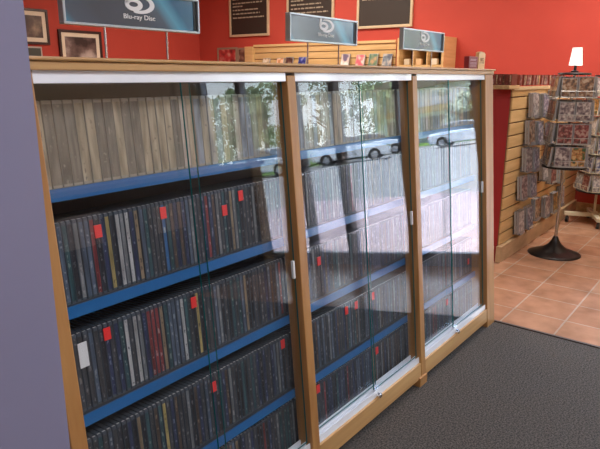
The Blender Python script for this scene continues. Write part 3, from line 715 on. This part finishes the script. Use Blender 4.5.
for k in range(6):
    y = 1.69 - k * .026
    dvd('disc_case', (4.60, y, 1.433), math.radians(-90), 0, CV[[2, 3, 2, 3, 2, 3][k]], '%s disc case standing on the brown ledge, %s from left' % (CV[[2, 3, 2, 3, 2, 3][k]][0], ['first', 'second', 'third', 'fourth', 'fifth', 'sixth'][k]), 'disc case', 'cases on the ledge', .022, .082, .12, body_m=brown_body)
for k in range(17):
    x = 4.86 + k * .078 + (.03 if k % 3 else 0)
    c_ = CV[[2, 3, 2, 3, 2, 2, 5, 2, 3, 2, 3, 2, 2, 3, 2, 5, 3][k]]
    dvd('disc_case', (x, 1.565, 1.426), 0, 0, c_, '%s small case in the row along the slatwall top, %s from left' % (c_[0], ordn(k + 1)), 'disc case', 'small cases along the top of the slatwall', .062, .086, .03, body_m=brown_body)

# ------------------------------------------------------------------ rotating case racks
def spinner(name, cx, cy, rz, z0, z1, r, tiers, label, group, frame_m, cards, base):
    root = tag(empty(name, (cx, cy, 0)), label, 'rack')
    base(root)
    tag(MB().tube((0, 0, .05), (0, 0, z1 + .01), .013, 16).build('pole', chrome_pole if name == 'spinner_rack' else cream_metal, root, smooth=True), None)
    MB().lathe([(r * .75, z0 - .022), (r * .98, z0 - .015), (r * .98, z0 - .003), (r * .6, z0)], n=32).build('turntable', black_m, root)
    MB().lathe([(r * .6, z1 - .004), (r * .72, z1 + .004), (r * .68, z1 + .014), (.02, z1 + .018)], n=32).build('top_disc', black_metal, root)
    th = (z1 - z0) / tiers
    fr = MB(); a = r * .70
    for q in range(4):
        T = Matrix.Rotation(rz + q * math.pi / 2, 4, 'Z')
        for u in (-a, 0, a): fr.tube(T @ Vector((u, -a, z0)), T @ Vector((u, -a, z1)), .003, 6)
        for t_ in range(tiers):
            z = z0 + t_ * th + .006
            for y_, zz in ((-a - .035, z), (-a - .035, z + .05), (-a, z)): fr.tube(T @ Vector((-a, y_, zz)), T @ Vector((a, y_, zz)), .0026, 6)
            for u in (-a, -a / 2, 0, a / 2, a): fr.tube(T @ Vector((u, -a - .035, z)), T @ Vector((u, -a - .035, z + .05)), .0022, 6); fr.tube(T @ Vector((u, -a, z)), T @ Vector((u, -a - .035, z)), .0022, 6)
    fr.build('wire_frame', frame_m, root)
    rn = random.Random(int(cx * 10)); ss = ['front', 'right', 'back', 'left']
    for q in range(4):
        A = rz + q * math.pi / 2; T = Matrix.Translation((cx, cy, 0)) @ Matrix.Rotation(A, 4, 'Z')
        for t_ in range(tiers):
            for s_ in range(2):
                u = (-a / 2, a / 2)[s_]; z = z0 + t_ * th + .01
                loc = T @ Vector((u + rn.uniform(-.004, .004), -a - .031, z))
                c_ = cards[rn.randrange(len(cards))]
                hh = min(th - .022, .2) * rn.uniform(.93, 1)
                hh = round(hh, 2)
                dvd('disc_case', tuple(loc), A, math.radians(-5), c_, '%s case in the %s, %s side, tier %s up, %s pocket' % (c_[0], group, ss[q], ['one', 'two', 'three', 'four', 'five', 'six'][t_], ('left', 'right')[s_]),
                    'disc case', 'cases in the ' + group, round(a * .94, 3), hh, .016)
    return root
def trumpet(root):
    pr = [(.215, 0), (.215, .008), (.19, .018), (.14, .032), (.095, .055), (.055, .09), (.032, .125), (.022, .15), (.018, .16)]
    tag(MB().lathe(pr, n=48).build('base', black_metal, root, smooth='all'), 'flared black trumpet base')
cards1 = [CVD_ for CVD_ in CV] + [CV[4], CV[3], ('blue check', cover_mat('cover_blue_check', (.08, .1, .22), (.3, .33, .45), (.62, .62, .55), 30))]
spinner('spinner_rack', 5.235, 1.262, math.radians(-62), .775, 1.515, .178, 4, 'tall black spinner rack of disc cases with lamp on top, on tiles', 'lamp-topped rack', wire_m, cards1, trumpet)
def cross(root):
    b = MB()
    for q in range(4):
        T = Matrix.Rotation(math.radians(22) + q * math.pi / 2, 4, 'Z'); b.box(0, .285, -.022, .022, .075, .115, T=T)
    b.lathe([(.035, .07), (.035, .13), (.02, .135)], n=16); tag(b.build('base', cream_metal, root, bevel=.003), 'cream cross-shaped base')
    for q in range(4):
        T = Matrix.Rotation(math.radians(22) + q * math.pi / 2, 4, 'Z'); c = T @ Vector((.255, 0, .033))
        w = MB(); w.tube(c + Vector((0, -.013, 0)), c + Vector((0, .013, 0)), .030, 16); w.tube(c, c + Vector((0, 0, .045)), .009, 8); w.build('caster', black_m, root)
spinner('wheeled_spinner_rack', 6.63, 1.25, math.radians(-50), .36, 1.50, .205, 6, 'cream wheeled spinner rack of disc cases at the right edge by back wall', 'wheeled rack', cream_metal, cards1 + [('pale green', cover_mat('cover_pale_green', (.35, .55, .45), (.6, .8, .7), (.85, .9, .85), 8))], cross)
# lamp on the spinner
lm = tag(empty('table_lamp', (5.235, 1.262, 1.534)), 'small lamp with white tapered shade on top of the spinner rack', 'lamp')
MB().lathe([(.03, 0), (.03, .008), (.012, .016), (.010, .05), (.018, .055), (.010, .065), (.006, .075)], n=20).build('base', black_metal, lm, smooth=True)
MB().lathe([(.052, .052), (.0505, .054), (.036, .190), (.035, .190), (.0495, .052), (.052, .052)], n=32).build('lamp_shade', mat('white_lamp_shade', (.85, .86, .88), .6, emit=((1, .98, .96), .55)), lm, smooth=True)
